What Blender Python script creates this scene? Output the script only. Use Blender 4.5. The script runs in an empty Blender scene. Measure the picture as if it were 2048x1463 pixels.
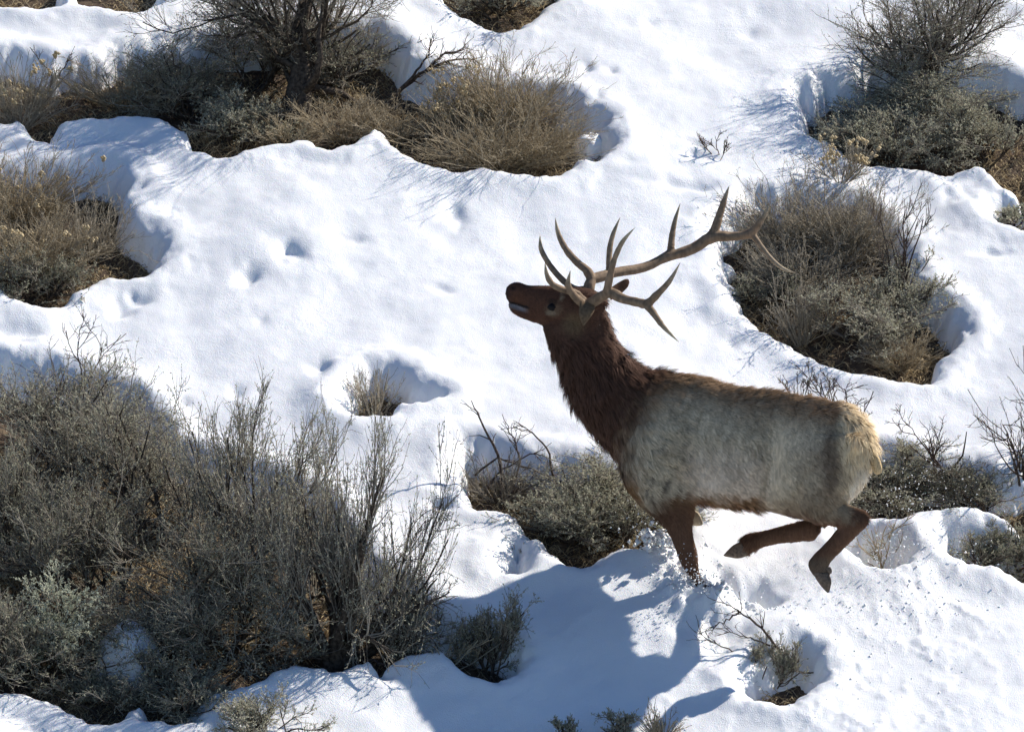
import bpy, math, random
import numpy as np
from mathutils import Vector

R = math.radians
scene = bpy.context.scene
C = scene.collection

# ------------------------------------------------------------------ camera
PITCH = R(8.0); SLOPE = R(25.0); TS = math.tan(SLOPE); DIST = 40.0
FPX = 2048 * DIST / 6.2
CAM = np.array([0.0, -DIST * math.cos(PITCH), DIST * math.sin(PITCH)])
cam_d = bpy.data.cameras.new('camera'); cam = bpy.data.objects.new('camera', cam_d); C.objects.link(cam)
cam.location = CAM; cam.rotation_euler = (math.pi / 2 - PITCH, 0, 0)
cam_d.sensor_width = 36.0; cam_d.lens = FPX * 36.0 / 2048; cam_d.clip_start = 0.5; cam_d.clip_end = 3000
scene.camera = cam

# ------------------------------------------------------------------ sky, sun, exposure
L = np.array([-1.28, -0.74, -1.22]); L /= np.linalg.norm(L)          # direction the light travels
SUN_EL = math.asin(-L[2]); SUN_AZ = math.atan2(-L[0], -L[1])
world = bpy.data.worlds.new('World'); scene.world = world; world.use_nodes = True
wn = world.node_tree.nodes; wl = world.node_tree.links
sky = wn.new('ShaderNodeTexSky'); sky.sky_type = 'NISHITA'; sky.sun_disc = False
sky.sun_elevation = SUN_EL; sky.sun_rotation = SUN_AZ; sky.altitude = 1900; sky.air_density = 1.0; sky.dust_density = 0.1; sky.ozone_density = 6.0
wl.new(sky.outputs[0], wn['Background'].inputs[0]); wn['Background'].inputs[1].default_value = 0.072
sun_d = bpy.data.lights.new('sun', 'SUN'); sun = bpy.data.objects.new('sun', sun_d); C.objects.link(sun)
sun_d.energy = 4.0; sun_d.angle = R(0.55); sun_d.color = (1.0, 0.945, 0.86)
sun.rotation_euler = Vector(L).to_track_quat('-Z', 'Y').to_euler(); sun.location = (12, 8, 20)
vs = scene.view_settings
vs.view_transform = 'Standard'; vs.look = 'None'; vs.gamma = 1.0; vs.use_curve_mapping = False; vs.exposure = 0.75
scene.cycles.use_denoising = True
scene.cycles.max_bounces = 6; scene.cycles.diffuse_bounces = 3

# ------------------------------------------------------------------ helpers
def rng_(s): return np.random.default_rng(s)

def ray(px, py):
    px = np.asarray(px, float); py = np.asarray(py, float)
    a = (px - 1024) / FPX; b = -(py - 731.5) / FPX
    cp, sp = math.cos(PITCH), math.sin(PITCH)
    return np.stack([a, cp + b * sp, -sp + b * cp], -1)

def at_plane(px, py, Y):
    """pixel -> point on the upright plane y = Y"""
    d = ray(px, py); t = (np.asarray(Y, float) - CAM[1]) / d[..., 1]
    return CAM + d * t[..., None]

def _hash(i, j, seed):
    h = (i * 374761393 + j * 668265263 + seed * 974711) & 0x7fffffff
    h = ((h ^ (h >> 13)) * 1274126177) & 0x7fffffff
    return ((h ^ (h >> 16)) & 0xffff) / 65535.0

def vnoise(x, y, seed=0):
    xi = np.floor(x).astype(np.int64); yi = np.floor(y).astype(np.int64)
    fx = x - xi; fy = y - yi
    fx = fx * fx * fx * (fx * (fx * 6 - 15) + 10); fy = fy * fy * fy * (fy * (fy * 6 - 15) + 10)
    a = _hash(xi, yi, seed); b = _hash(xi + 1, yi, seed); c = _hash(xi, yi + 1, seed); d = _hash(xi + 1, yi + 1, seed)
    return (a * (1 - fx) + b * fx) * (1 - fy) + (c * (1 - fx) + d * fx) * fy * 1.0 - 0.5

def fbm(x, y, seed=0, oct=3):
    s = 0; a = 1.0
    for k in range(oct):
        ca, sa = math.cos(0.5 + 0.9 * k), math.sin(0.5 + 0.9 * k); m = 2 ** k
        s = s + a * vnoise((x * ca - y * sa) * m + 17.3 * k, (x * sa + y * ca) * m - 9.1 * k, seed + k); a *= 0.5
    return s

def smooth(a, b, x):
    t = np.clip((x - a) / (b - a), 0, 1); return t * t * (3 - 2 * t)

def base_z(x, y):
    return y * TS - 0.06 * x + 0.12 * vnoise(x * 0.45 + 3.1, y * 0.4 + 1.7, 5) + 0.05 * vnoise(x * 1.3, y * 1.2, 9)

SNOW_T = 0.20
def hit(px, py, off=0.0):
    """pixel -> point on the hillside raised by off"""
    d = ray(px, py); t = np.full(d.shape[:-1], DIST)
    for _ in range(14):
        p = CAM + d * t[..., None]
        e = p[..., 2] - base_z(p[..., 0], p[..., 1]) - off
        t = t + e / (d[..., 1] * TS - d[..., 2])
    return CAM + d * t[..., None]

def mesh_np(name, V, F, smooth_shade=True):
    V = np.asarray(V, np.float32); F = np.asarray(F, np.int32); k = F.shape[1]
    me = bpy.data.meshes.new(name)
    me.vertices.add(len(V)); me.vertices.foreach_set('co', V.ravel())
    me.loops.add(F.size); me.loops.foreach_set('vertex_index', F.ravel())
    me.polygons.add(len(F)); me.polygons.foreach_set('loop_start', np.arange(len(F), dtype=np.int32) * k)
    me.update(calc_edges=True)
    if smooth_shade: me.polygons.foreach_set('use_smooth', np.ones(len(F), bool))
    return me

def obj(name, me, mat=None, parent=None):
    o = bpy.data.objects.new(name, me); C.objects.link(o)
    if mat is not None and me is not None:
        me.materials.clear(); me.materials.append(mat)
    if parent is not None: o.parent = parent
    return o

def tag(o, label=None, cat=None, group=None, kind=None):
    if label: o['label'] = label
    if cat: o['category'] = cat
    if group: o['group'] = group
    if kind: o['kind'] = kind
    return o

def nrm(v): return v / np.maximum(np.linalg.norm(v, axis=-1, keepdims=True), 1e-9)

def tubes(P, Rad, sides=3):
    """P (N,K,3), Rad (N,K) -> verts, quads"""
    N, K, _ = P.shape
    T = nrm(np.gradient(P, axis=1))
    m = nrm(P[:, -1] - P[:, 0]); ref = np.where(np.abs(m[:, 2:3]) > 0.8, [[1.0, 0.13, 0]], [[0, 0.1, 1.0]])
    U = nrm(np.cross(T, ref[:, None, :])); W = np.cross(T, U)
    a = np.arange(sides) * 2 * np.pi / sides
    V = P[:, :, None] + Rad[:, :, None, None] * (U[:, :, None] * np.cos(a)[None, None, :, None] + W[:, :, None] * np.sin(a)[None, None, :, None])
    idx = np.arange(N * K * sides).reshape(N, K, sides); nx = np.roll(idx, -1, 2)
    F = np.stack([idx[:, :-1], nx[:, :-1], nx[:, 1:], idx[:, 1:]], -1).reshape(-1, 4)
    return V.reshape(-1, 3), F

class Bag:
    def __init__(s): s.V = []; s.F = []; s.n = 0
    def add(s, V, F): s.V.append(V); s.F.append(F + s.n); s.n += len(V)
    def mesh(s, name, sm=True): return mesh_np(name, np.concatenate(s.V), np.concatenate(s.F), sm)

# ------------------------------------------------------------------ materials
def new_mat(name):
    m = bpy.data.materials.new(name); m.use_nodes = True
    return m, m.node_tree.nodes, m.node_tree.links, m.node_tree.nodes['Principled BSDF']

def mat_snow():
    m, n, l, b = new_mat('snow')
    tc = n.new('ShaderNodeTexCoord')
    nz = n.new('ShaderNodeTexNoise'); nz.inputs['Scale'].default_value = 2.2; nz.inputs['Detail'].default_value = 6
    l.new(tc.outputs['Object'], nz.inputs['Vector'])
    cr = n.new('ShaderNodeValToRGB')
    cr.color_ramp.elements[0].position = 0.3; cr.color_ramp.elements[0].color = (0.83, 0.838, 0.85, 1)
    cr.color_ramp.elements[1].position = 0.65; cr.color_ramp.elements[1].color = (0.90, 0.905, 0.912, 1)
    l.new(nz.outputs['Fac'], cr.inputs['Fac']); l.new(cr.outputs['Color'], b.inputs['Base Color'])
    b.inputs['Roughness'].default_value = 0.42; b.inputs['Specular IOR Level'].default_value = 0.3
    b.inputs['Subsurface Weight'].default_value = 0.25; b.inputs['Subsurface Radius'].default_value = (0.03, 0.045, 0.07); b.inputs['Subsurface Scale'].default_value = 0.5
    f1 = n.new('ShaderNodeTexNoise'); f1.inputs['Scale'].default_value = 38; f1.inputs['Detail'].default_value = 5; f1.inputs['Roughness'].default_value = 0.7
    f2 = n.new('ShaderNodeTexVoronoi'); f2.inputs['Scale'].default_value = 160
    l.new(tc.outputs['Object'], f1.inputs['Vector']); l.new(tc.outputs['Object'], f2.inputs['Vector'])
    b1 = n.new('ShaderNodeBump'); b1.inputs['Strength'].default_value = 0.4; b1.inputs['Distance'].default_value = 0.008
    b2 = n.new('ShaderNodeBump'); b2.inputs['Strength'].default_value = 0.35; b2.inputs['Distance'].default_value = 0.005
    mk = n.new('ShaderNodeMath'); mk.operation = 'MULTIPLY'; mr = n.new('ShaderNodeMapRange'); mr.inputs['From Min'].default_value = 0.35; mr.inputs['From Max'].default_value = 0.65; mr.inputs['To Min'].default_value = 0.35; mr.inputs['To Max'].default_value = 1.5
    l.new(nz.outputs['Fac'], mr.inputs['Value']); l.new(f1.outputs['Fac'], mk.inputs[0]); l.new(mr.outputs['Result'], mk.inputs[1])
    l.new(mk.outputs[0], b1.inputs['Height']); l.new(f2.outputs['Distance'], b2.inputs['Height'])
    l.new(b1.outputs['Normal'], b2.inputs['Normal']); l.new(b2.outputs['Normal'], b.inputs['Normal'])
    return m

def mat_soil():
    m, n, l, b = new_mat('soil')
    tc = n.new('ShaderNodeTexCoord')
    nz = n.new('ShaderNodeTexNoise'); nz.inputs['Scale'].default_value = 9; nz.inputs['Detail'].default_value = 9; nz.inputs['Roughness'].default_value = 0.7
    l.new(tc.outputs['Object'], nz.inputs['Vector'])
    cr = n.new('ShaderNodeValToRGB'); e = cr.color_ramp.elements
    e[0].position = 0.33; e[0].color = (0.03, 0.019, 0.012, 1); e[1].position = 0.72; e[1].color = (0.17, 0.12, 0.07, 1)
    x = cr.color_ramp.elements.new(0.5); x.color = (0.08, 0.05, 0.03, 1)
    l.new(nz.outputs['Fac'], cr.inputs['Fac']); l.new(cr.outputs['Color'], b.inputs['Base Color'])
    b.inputs['Roughness'].default_value = 0.95
    bp = n.new('ShaderNodeBump'); bp.inputs['Distance'].default_value = 0.03; bp.inputs['Strength'].default_value = 0.8
    l.new(nz.outputs['Fac'], bp.inputs['Height']); l.new(bp.outputs['Normal'], b.inputs['Normal'])
    return m

def mat_island(name, cols, rough=0.85, spec=0.2, trans=0.0):
    """colour picked per loose piece (leaf, twig, blade)"""
    m, n, l, b = new_mat(name)
    g = n.new('ShaderNodeNewGeometry'); cr = n.new('ShaderNodeValToRGB'); e = cr.color_ramp.elements
    e[0].color = (*cols[0], 1); e[1].color = (*cols[-1], 1); e[0].position = 0; e[1].position = 1
    for i, c in enumerate(cols[1:-1]):
        x = e.new((i + 1) / (len(cols) - 1)); x.color = (*c, 1)
    l.new(g.outputs['Random Per Island'], cr.inputs['Fac']); l.new(cr.outputs['Color'], b.inputs['Base Color'])
    b.inputs['Roughness'].default_value = rough; b.inputs['Specular IOR Level'].default_value = spec
    if trans:
        t = n.new('ShaderNodeBsdfTranslucent'); mx = n.new('ShaderNodeMixShader'); mx.inputs[0].default_value = trans
        l.new(cr.outputs['Color'], t.inputs['Color']); l.new(b.outputs[0], mx.inputs[1]); l.new(t.outputs[0], mx.inputs[2])
        l.new(mx.outputs[0], n['Material Output'].inputs['Surface'])
    return m

def mat_bark(name, c0, c1):
    m, n, l, b = new_mat(name)
    tc = n.new('ShaderNodeTexCoord'); nz = n.new('ShaderNodeTexNoise'); nz.inputs['Scale'].default_value = 45; nz.inputs['Detail'].default_value = 5
    l.new(tc.outputs['Object'], nz.inputs['Vector'])
    cr = n.new('ShaderNodeValToRGB'); e = cr.color_ramp.elements
    e[0].position = 0.35; e[0].color = (*c0, 1); e[1].position = 0.7; e[1].color = (*c1, 1)
    l.new(nz.outputs['Fac'], cr.inputs['Fac']); l.new(cr.outputs['Color'], b.inputs['Base Color'])
    b.inputs['Roughness'].default_value = 0.9; b.inputs['Specular IOR Level'].default_value = 0.2
    bp = n.new('ShaderNodeBump'); bp.inputs['Distance'].default_value = 0.008
    l.new(nz.outputs['Fac'], bp.inputs['Height']); l.new(bp.outputs['Normal'], b.inputs['Normal'])
    return m

def mat_plain(name, col, rough=0.6, spec=0.4, var=0.25, scale=30, bump=0.0):
    m, n, l, b = new_mat(name)
    tc = n.new('ShaderNodeTexCoord'); nz = n.new('ShaderNodeTexNoise'); nz.inputs['Scale'].default_value = scale; nz.inputs['Detail'].default_value = 4
    l.new(tc.outputs['Object'], nz.inputs['Vector'])
    cr = n.new('ShaderNodeValToRGB'); e = cr.color_ramp.elements
    e[0].position = 0.3; e[0].color = (*[c * (1 - var) for c in col], 1); e[1].position = 0.7; e[1].color = (*[min(1, c * (1 + var)) for c in col], 1)
    l.new(nz.outputs['Fac'], cr.inputs['Fac']); l.new(cr.outputs['Color'], b.inputs['Base Color'])
    b.inputs['Roughness'].default_value = rough; b.inputs['Specular IOR Level'].default_value = spec
    if bump:
        bp = n.new('ShaderNodeBump'); bp.inputs['Distance'].default_value = bump
        l.new(nz.outputs['Fac'], bp.inputs['Height']); l.new(bp.outputs['Normal'], b.inputs['Normal'])
    return m

def mat_coat(name, noise_amt):
    m, n, l, b = new_mat(name)
    at = n.new('ShaderNodeAttribute'); at.attribute_name = 'coat'
    tc = n.new('ShaderNodeTexCoord'); mp = n.new('ShaderNodeMapping'); mp.inputs['Scale'].default_value = (60, 60, 16); mp.inputs['Rotation'].default_value = (0, R(28), 0)
    nz = n.new('ShaderNodeTexNoise'); nz.inputs['Scale'].default_value = 1.0; nz.inputs['Detail'].default_value = 4
    l.new(tc.outputs['Object'], mp.inputs['Vector']); l.new(mp.outputs['Vector'], nz.inputs['Vector'])
    mr = n.new('ShaderNodeMapRange'); mr.inputs['From Min'].default_value = 0.3; mr.inputs['From Max'].default_value = 0.7
    mr.inputs['To Min'].default_value = 1 - noise_amt; mr.inputs['To Max'].default_value = 1 + noise_amt
    l.new(nz.outputs['Fac'], mr.inputs['Value'])
    g = n.new('ShaderNodeNewGeometry')
    mx = n.new('ShaderNodeVectorMath'); mx.operation = 'SCALE'
    l.new(at.outputs['Color'], mx.inputs[0]); l.new(mr.outputs['Result'], mx.inputs['Scale'])
    l.new(mx.outputs['Vector'], b.inputs['Base Color'])
    b.inputs['Roughness'].default_value = 0.75; b.inputs['Specular IOR Level'].default_value = 0.25
    return m

M_SNOW = mat_snow(); M_SOIL = mat_soil()
M_BARK = mat_bark('sage bark', (0.035, 0.026, 0.02), (0.13, 0.10, 0.075))
M_DEAD = mat_bark('dead wood', (0.045, 0.03, 0.024), (0.16, 0.12, 0.095))
M_GREYWOOD = mat_bark('weathered wood', (0.12, 0.10, 0.085), (0.30, 0.26, 0.22))
M_TWIG = mat_island('sage twigs', [(0.12, 0.10, 0.08), (0.25, 0.215, 0.17), (0.41, 0.365, 0.295)])
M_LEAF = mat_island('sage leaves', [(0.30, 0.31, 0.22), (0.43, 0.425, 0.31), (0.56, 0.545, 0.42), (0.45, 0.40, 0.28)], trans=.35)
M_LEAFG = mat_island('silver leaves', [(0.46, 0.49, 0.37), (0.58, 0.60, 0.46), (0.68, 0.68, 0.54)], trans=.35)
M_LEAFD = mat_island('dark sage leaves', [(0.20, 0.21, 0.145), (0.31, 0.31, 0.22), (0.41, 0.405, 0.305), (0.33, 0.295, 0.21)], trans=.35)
M_STEM = mat_island('rabbitbrush stems', [(0.27, 0.21, 0.135), (0.45, 0.37, 0.25), (0.62, 0.525, 0.37), (0.38, 0.33, 0.255)], trans=.3)
M_STEMG = mat_island('grey stems', [(0.27, 0.235, 0.18), (0.44, 0.385, 0.30), (0.60, 0.53, 0.42)], trans=.3)
M_SEED = mat_island('seed heads', [(0.62, 0.50, 0.30), (0.78, 0.66, 0.44)], trans=.35)
M_GRASS = mat_island('dry grass', [(0.16, 0.11, 0.06), (0.32, 0.245, 0.145), (0.52, 0.42, 0.26), (0.68, 0.56, 0.36)], trans=.35)

# ------------------------------------------------------------------ melted hollows in the snow (outlines of the rims)
HOLLOWS = {
 'upper_left': [(-60,250),(0,250),(40,244),(60,258),(80,278),(96,272),(110,250),(200,241),(345,236),(368,268),(385,300),(398,313),(440,317),(500,306),(540,300),(590,288),(620,294),(660,302),(700,300),(715,286),(735,269),(768,269),(785,294),(820,321),(870,334),(930,341),(960,337),(1000,344),(1050,352),(1110,350),(1132,340),(1140,322),(1150,316),(1185,322),(1215,300),(1196,250),(1150,215),(1090,196),(1000,184),(900,172),(815,140),(798,112),(770,84),(730,70),(640,72),(500,82),(400,82),(330,95),(300,92),(250,102),(200,126),(130,130),(100,134),(80,120),(40,108),(0,105),(-60,105)],
 'corner': [(-60,-70),(135,-70),(125,2),(70,11),(20,6),(-60,2)],
 'corner_b': [(140,-60),(150,4),(230,12),(270,18),(310,0),(330,-60)],
 'top_mid': [(866,-70),(880,-3),(905,8),(940,28),(975,48),(1005,54),(1030,49),(1060,28),(1090,8),(1115,-12),(1115,-70)],
 'top_right_corner': [(1970,-50),(1990,0),(2048,18),(2110,32),(2110,-50)],
 'right_top': [(1594,188),(1600,215),(1610,240),(1612,266),(1640,278),(1672,290),(1700,310),(1715,328),(1740,336),(1790,331),(1820,330),(1860,341),(1890,352),(1930,346),(1965,342),(1990,358),(2020,386),(2048,393),(2120,402),(2120,205),(2040,180),(1960,152),(1850,142),(1760,132),(1705,160),(1655,172),(1640,184),(1625,190),(1606,183)],
 'mid_right': [(1428,486),(1452,520),(1458,550),(1442,566),(1468,588),(1475,612),(1500,625),(1530,650),(1562,665),(1590,684),(1602,697),(1630,710),(1660,728),(1700,738),(1750,755),(1800,764),(1856,767),(1862,742),(1880,710),(1912,678),(1908,650),(1880,618),(1840,588),(1815,560),(1805,520),(1780,470),(1720,425),(1600,405),(1500,412),(1465,440),(1440,462)],
 'right_small': [(1988,428),(2005,450),(2048,459),(2110,462),(2110,398),(2020,398),(1995,408)],
 'left_mid': [(-80,560),(0,574),(40,600),(85,614),(110,612),(140,585),(170,565),(205,546),(250,552),(290,546),(322,514),(312,488),(290,464),(255,452),(243,430),(250,400),(262,378),(230,345),(180,338),(100,345),(0,352),(-80,352)],
 'lower_left': [(-90,1368),(0,1370),(50,1375),(110,1390),(150,1421),(190,1441),(214,1441),(232,1420),(268,1398),(294,1396),(300,1428),(340,1443),(380,1436),(398,1415),(372,1392),(440,1380),(500,1366),(540,1346),(580,1330),(620,1338),(660,1351),(700,1353),(742,1342),(760,1366),(786,1334),(850,1311),(872,1299),(902,1303),(925,1330),(950,1355),(985,1371),(1015,1356),(1042,1318),(1012,1282),(950,1266),(880,1246),(845,1238),(835,1215),(790,1175),(735,1140),(690,1080),(630,1020),(560,985),(470,950),(400,925),(330,890),(295,830),(262,792),(200,765),(100,745),(0,735),(-90,735)],
 'small_hole': [(684,806),(690,830),(715,839),(760,839),(785,831),(800,816),(840,806),(880,800),(862,790),(826,774),(806,750),(783,738),(745,735),(718,750),(706,778),(696,794)],
 'centre': [(918,900),(920,940),(935,975),(958,1004),(1000,1010),(1036,1020),(1050,1046),(1058,1074),(1080,1073),(1100,1090),(1130,1115),(1165,1129),(1200,1116),(1242,1100),(1290,1111),(1325,1104),(1370,1070),(1390,1025),(1340,985),(1200,955),(1100,935),(1010,915),(955,898)],
 'behind_rump': [(1690,1050),(1740,1046),(1800,1043),(1850,1030),(1920,1025),(1985,1032),(2035,1056),(2056,1082),(2120,1090),(2120,930),(2000,970),(1950,955),(1850,945),(1800,915),(1740,915),(1690,970)],
 'right_low': [(1880,1090),(1905,1120),(1945,1141),(1985,1141),(2048,1163),(2120,1172),(2120,1080),(2048,1078),(1960,1064),(1905,1066)],
 'bare_twig_hollow': [(1690,1092),(1712,1122),(1740,1148),(1776,1154),(1802,1140),(1812,1118),(1790,1085),(1758,1068),(1712,1070)],
 'lower_right': [(1488,1372),(1520,1396),(1566,1414),(1592,1396),(1626,1361),(1633,1340),(1625,1316),(1600,1302),(1570,1304),(1530,1322),(1492,1346)],
 'slit': [(1018,1130),(1030,1134),(1040,1112),(1042,1078),(1030,1076),(1024,1100)],
}
CS = math.cos(SLOPE)
POLYS = []
for nm_, pts in HOLLOWS.items():
    p = np.array(pts, float)
    w = hit(p[:, 0], p[:, 1], SNOW_T * 0.85)
    POLYS.append(np.stack([w[:, 0], w[:, 1] / CS], -1))

def hollow_dist(x, y):
    """signed distance to the nearest rim, negative inside a hollow"""
    q = np.stack([x, y / CS], -1).reshape(-1, 2).astype(np.float32)
    best = np.full(len(q), 1e3, np.float32)
    for P in POLYS:
        lo = P.min(0) - 0.9; hi = P.max(0) + 0.9
        sel = np.where((q[:, 0] > lo[0]) & (q[:, 0] < hi[0]) & (q[:, 1] > lo[1]) & (q[:, 1] < hi[1]))[0]
        if not len(sel): continue
        s = q[sel]; d2 = np.full(len(s), 1e6, np.float32); ins = np.zeros(len(s), bool)
        A = P.astype(np.float32); B = np.roll(A, -1, 0)
        for a, b in zip(A, B):
            e = b - a; w = s - a
            t = np.clip((w @ e) / max(float(e @ e), 1e-9), 0, 1)
            r = w - t[:, None] * e
            d2 = np.minimum(d2, (r * r).sum(1))
            c = ((a[1] > s[:, 1]) != (b[1] > s[:, 1]))
            if abs(e[1]) > 1e-9:
                xi = a[0] + e[0] * (s[:, 1] - a[1]) / e[1]
                ins ^= c & (s[:, 0] < xi)
        d = np.sqrt(d2); d[ins] *= -1
        best[sel] = np.minimum(best[sel], d)
    return best.reshape(x.shape)

# dents: tracks and kicked troughs  (px, py, half-length x m, half-length along slope m, depth m)
DENTS = [(580,500,.07,.09,.07),(503,546,.06,.08,.06),(905,422,.06,.09,.06),(700,480,.08,.06,.03),(242,602,.06,.07,.05),(272,586,.06,.07,.05),
 (1170,130,.04,.06,.035),(1225,138,.04,.06,.035),(1190,197,.05,.07,.04),(885,575,.06,.05,.025),(520,630,.08,.06,.02),(30,665,.10,.08,.05),
 (640,735,.07,.10,.05),(470,775,.05,.06,.03),(360,800,.05,.05,.03),(1395,292,.07,.03,.04),(1395,318,.10,.05,.05),(1978,500,.09,.03,.04),
 (1000,1120,.05,.08,.04),(1460,672,.06,.06,.03),(890,1000,.07,.04,.06),(885,960,.08,.09,.05),(1385,380,.18,.05,.05),(150,285,.16,.10,.05),(210,270,.12,.08,.05),
 (1945,385,.16,.10,.06),(1250,700,.05,.05,.02),(1920,360,.1,.06,.05),(1650,205,.08,.10,.03),(1440,1180,.10,.10,.14),(1480,1186,.12,.10,.16),(1525,1197,.09,.08,.12),
 (1880,1060,.05,.08,.04),(1860,1075,.05,.1,.04),(1480,1290,.16,.16,.06),(1420,1280,.12,.14,.05),(1330,1100,.2,.1,.04),(1300,30,.05,.05,.02),(1500,60,.05,.07,.02)]
DW = [(hit(a, b, SNOW_T), rx, ry, dp) for a, b, rx, ry, dp in DENTS]
CLOD_C = [(hit(1760, 1290, SNOW_T), 0.85, 1.1), (hit(1600, 1420, SNOW_T), 0.9, 0.6), (hit(1850, 1230, SNOW_T), 0.4, 0.4)]
FOOT = hit(1404, 1197, SNOW_T)

def snow_z(x, y, d=None):
    if d is None: d = hollow_dist(x, y)
    b = base_z(x, y)
    T = SNOW_T * (1 + 0.5 * vnoise(x * 0.9 + 8, y * 0.9 - 3, 21))
    T = T + 0.034 * fbm(x * 2.3, y * 2.3, 31, 2) + 0.006 * fbm(x * 8, y * 7, 41, 4) + 0.010 * fbm((x * .83 + y * .55) * 3.2, (y * .83 - x * .55) * 9, 45, 2) * (0.4 + vnoise(x * 1.1, y * 1.1, 47) + .3)
    wx = fbm(x * 8, y * 8, 141, 2); wy = fbm(x * 8, y * 8, 151, 2)
    for p, rx, ry, dp in DW:
        u = (x - p[0]) / rx + 0.9 * wx; v = (y - p[1]) / ry + 0.9 * wy
        r2 = u * u + v * v
        T = T - dp * 0.8 * np.exp(-r2 * 0.9)
    for p, rx, ry in CLOD_C:
        m = np.exp(-(((x - p[0]) / rx) ** 2 + ((y - p[1]) / ry) ** 2) ** 2)
        T = T + m * 0.015 * np.maximum(0, fbm(x * 15, y * 12, 71, 3) - 0.08)
    # thrown-up snow round the planted foot
    r = np.sqrt((x - FOOT[0]) ** 2 + (y - FOOT[1]) ** 2)
    T = T + 0.05 * np.exp(-((r - 0.15) / 0.09) ** 2) * (0.6 + 2.2 * np.maximum(0, fbm(x * 19, y * 19, 81, 3))) - 0.02 * np.exp(-(r / 0.08) ** 2)
    T = T + 0.085 * np.exp(-((x - FOOT[0] - 0.05) / 0.16) ** 2 - ((y - FOOT[1] + 0.02) / 0.11) ** 2) * (0.75 + 0.9 * fbm(x * 14, y * 14, 83, 3))
    dn = d + 0.055 * fbm(x * 5.5, y * 5.5, 61, 3) + 0.024 * fbm(x * 20, y * 18, 63, 3) + 0.030
    f = np.where(dn > 0, 1 - np.exp(-np.maximum(dn, 0) / 0.042), np.maximum(dn * 7, -0.5))
    lip = 0.03 * np.exp(-((dn - 0.16) / 0.11) ** 2)
    return b + T * f + lip

# ------------------------------------------------------------------ ground and snow sheets
def axis(lo, hi, step, far_lo, far_hi):
    a = list(np.arange(lo, hi, step)); s = step
    left = []; v = lo
    while v > far_lo: s *= 1.22; v -= s; left.append(v)
    s = step; v = a[-1]; right = []
    while v < far_hi: s *= 1.22; v += s; right.append(v)
    return np.array(left[::-1] + a + right)

def sheet(name, X, Y, Z):
    ny, nx = X.shape
    i = np.arange(ny * nx).reshape(ny, nx)
    F = np.stack([i[:-1, :-1], i[:-1, 1:], i[1:, 1:], i[1:, :-1]], -1).reshape(-1, 4)
    return mesh_np(name, np.stack([X, Y, Z], -1).reshape(-1, 3), F)

ax = axis(-3.75, 3.75, 0.0155, -160, 160); ay = axis(-4.5, 4.75, 0.0175, -90, 320)
GX, GY = np.meshgrid(ax, ay); GD = hollow_dist(GX, GY); GZ = snow_z(GX, GY, GD)
tag(obj('snow', sheet('snow', GX, GY, GZ), M_SNOW), 'sunlit snow sheet covering the hillside, melted into hollows round the shrubs', kind='structure')
bx = axis(-3.75, 3.75, 0.03, -160, 160); by = axis(-4.5, 4.75, 0.03, -90, 320)
BX, BY = np.meshgrid(bx, by); BZ = base_z(BX, BY) + 0.02 * fbm(BX * 9, BY * 9, 91, 3)
tag(obj('ground', sheet('ground', BX, BY, BZ), M_SOIL), 'bare brown hillside soil showing in the melted hollows', kind='structure')

def surf(x, y):
    return float(snow_z(np.array([[x]], float), np.array([[y]], float))[0, 0])

# ------------------------------------------------------------------ dry grass and litter on the bare ground
def grass():
    r = rng_(5); N = 260000
    x = r.uniform(-3.6, 3.6, N); y = r.uniform(-4.4, 4.6, N)
    d = hollow_dist(x[None], y[None])[0]
    k = (d < 0.03) & (vnoise(x * 3.2, y * 3.2, 15) + r.uniform(-.3, .3, N) > -0.12); x = x[k]; y = y[k]; n = len(x)
    z = base_z(x, y)
    az = r.uniform(0, 2 * np.pi, n); up = r.uniform(0.05, 1.1, n) ** 1.2
    ln = r.uniform(0.03, 0.13, n) * (1 + 0.9 * vnoise(x * 1.5, y * 1.5, 77))
    D = nrm(np.stack([np.cos(az), np.sin(az), up], -1)); p = np.stack([x, y, z], -1)
    s = nrm(np.cross(D, r.normal(size=(n, 3)))) * r.uniform(0.0015, 0.0035, n)[:, None]
    mid = p + D * ln[:, None] * 0.55 + np.array([0, 0, 0.008]); tip = p + D * ln[:, None] + np.stack([0 * x, 0 * x, -0.3 * ln * (1 - up * .5)], -1)
    V = np.stack([p - s, p + s, mid + s * .8, tip, mid - s * .8], 1).reshape(-1, 3)
    i = np.arange(n)[:, None] * 5
    F = np.concatenate([np.concatenate([i, i + 1, i + 2], 1), np.concatenate([i, i + 2, i + 4], 1), np.concatenate([i + 4, i + 2, i + 3], 1)])
    o = obj('dry_grass', mesh_np('dry_grass', V, F, False), M_GRASS)
    tag(o, 'matted dry grass and litter on the bare ground in the hollows', 'grass', kind='stuff')
grass()

# ------------------------------------------------------------------ shrub growth
def start(r, n, spread, length, K, wig, up, r0, r1, jitter=0.02):
    az = r.uniform(0, 2 * np.pi, n); pol = spread * np.sqrt(r.uniform(0.02, 1, n))
    D = np.stack([np.cos(az) * np.sin(pol), np.sin(az) * np.sin(pol), np.cos(pol)], -1)
    p = np.stack([np.cos(az), np.sin(az), 0 * az], -1) * jitter * r.uniform(0.2, 1, n)[:, None]
    return walk(r, p, D, length * r.uniform(0.45, 1.15, n), K, wig, up, np.full(n, r0) * r.uniform(.7, 1.2, n), r1)

def walk(r, p, D, ln, K, wig, up, ra, rb):
    n = len(p); P = [p]; d = nrm(D)
    for k in range(K - 1):
        d = nrm(d + r.normal(0, wig, (n, 3)) + np.array([0, 0, up])); p = p + d * (ln / (K - 1))[:, None]; P.append(p)
    t = np.linspace(0, 1, K)[None]
    return np.stack(P, 1), ra[:, None] * (1 - t) + rb * t

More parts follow.
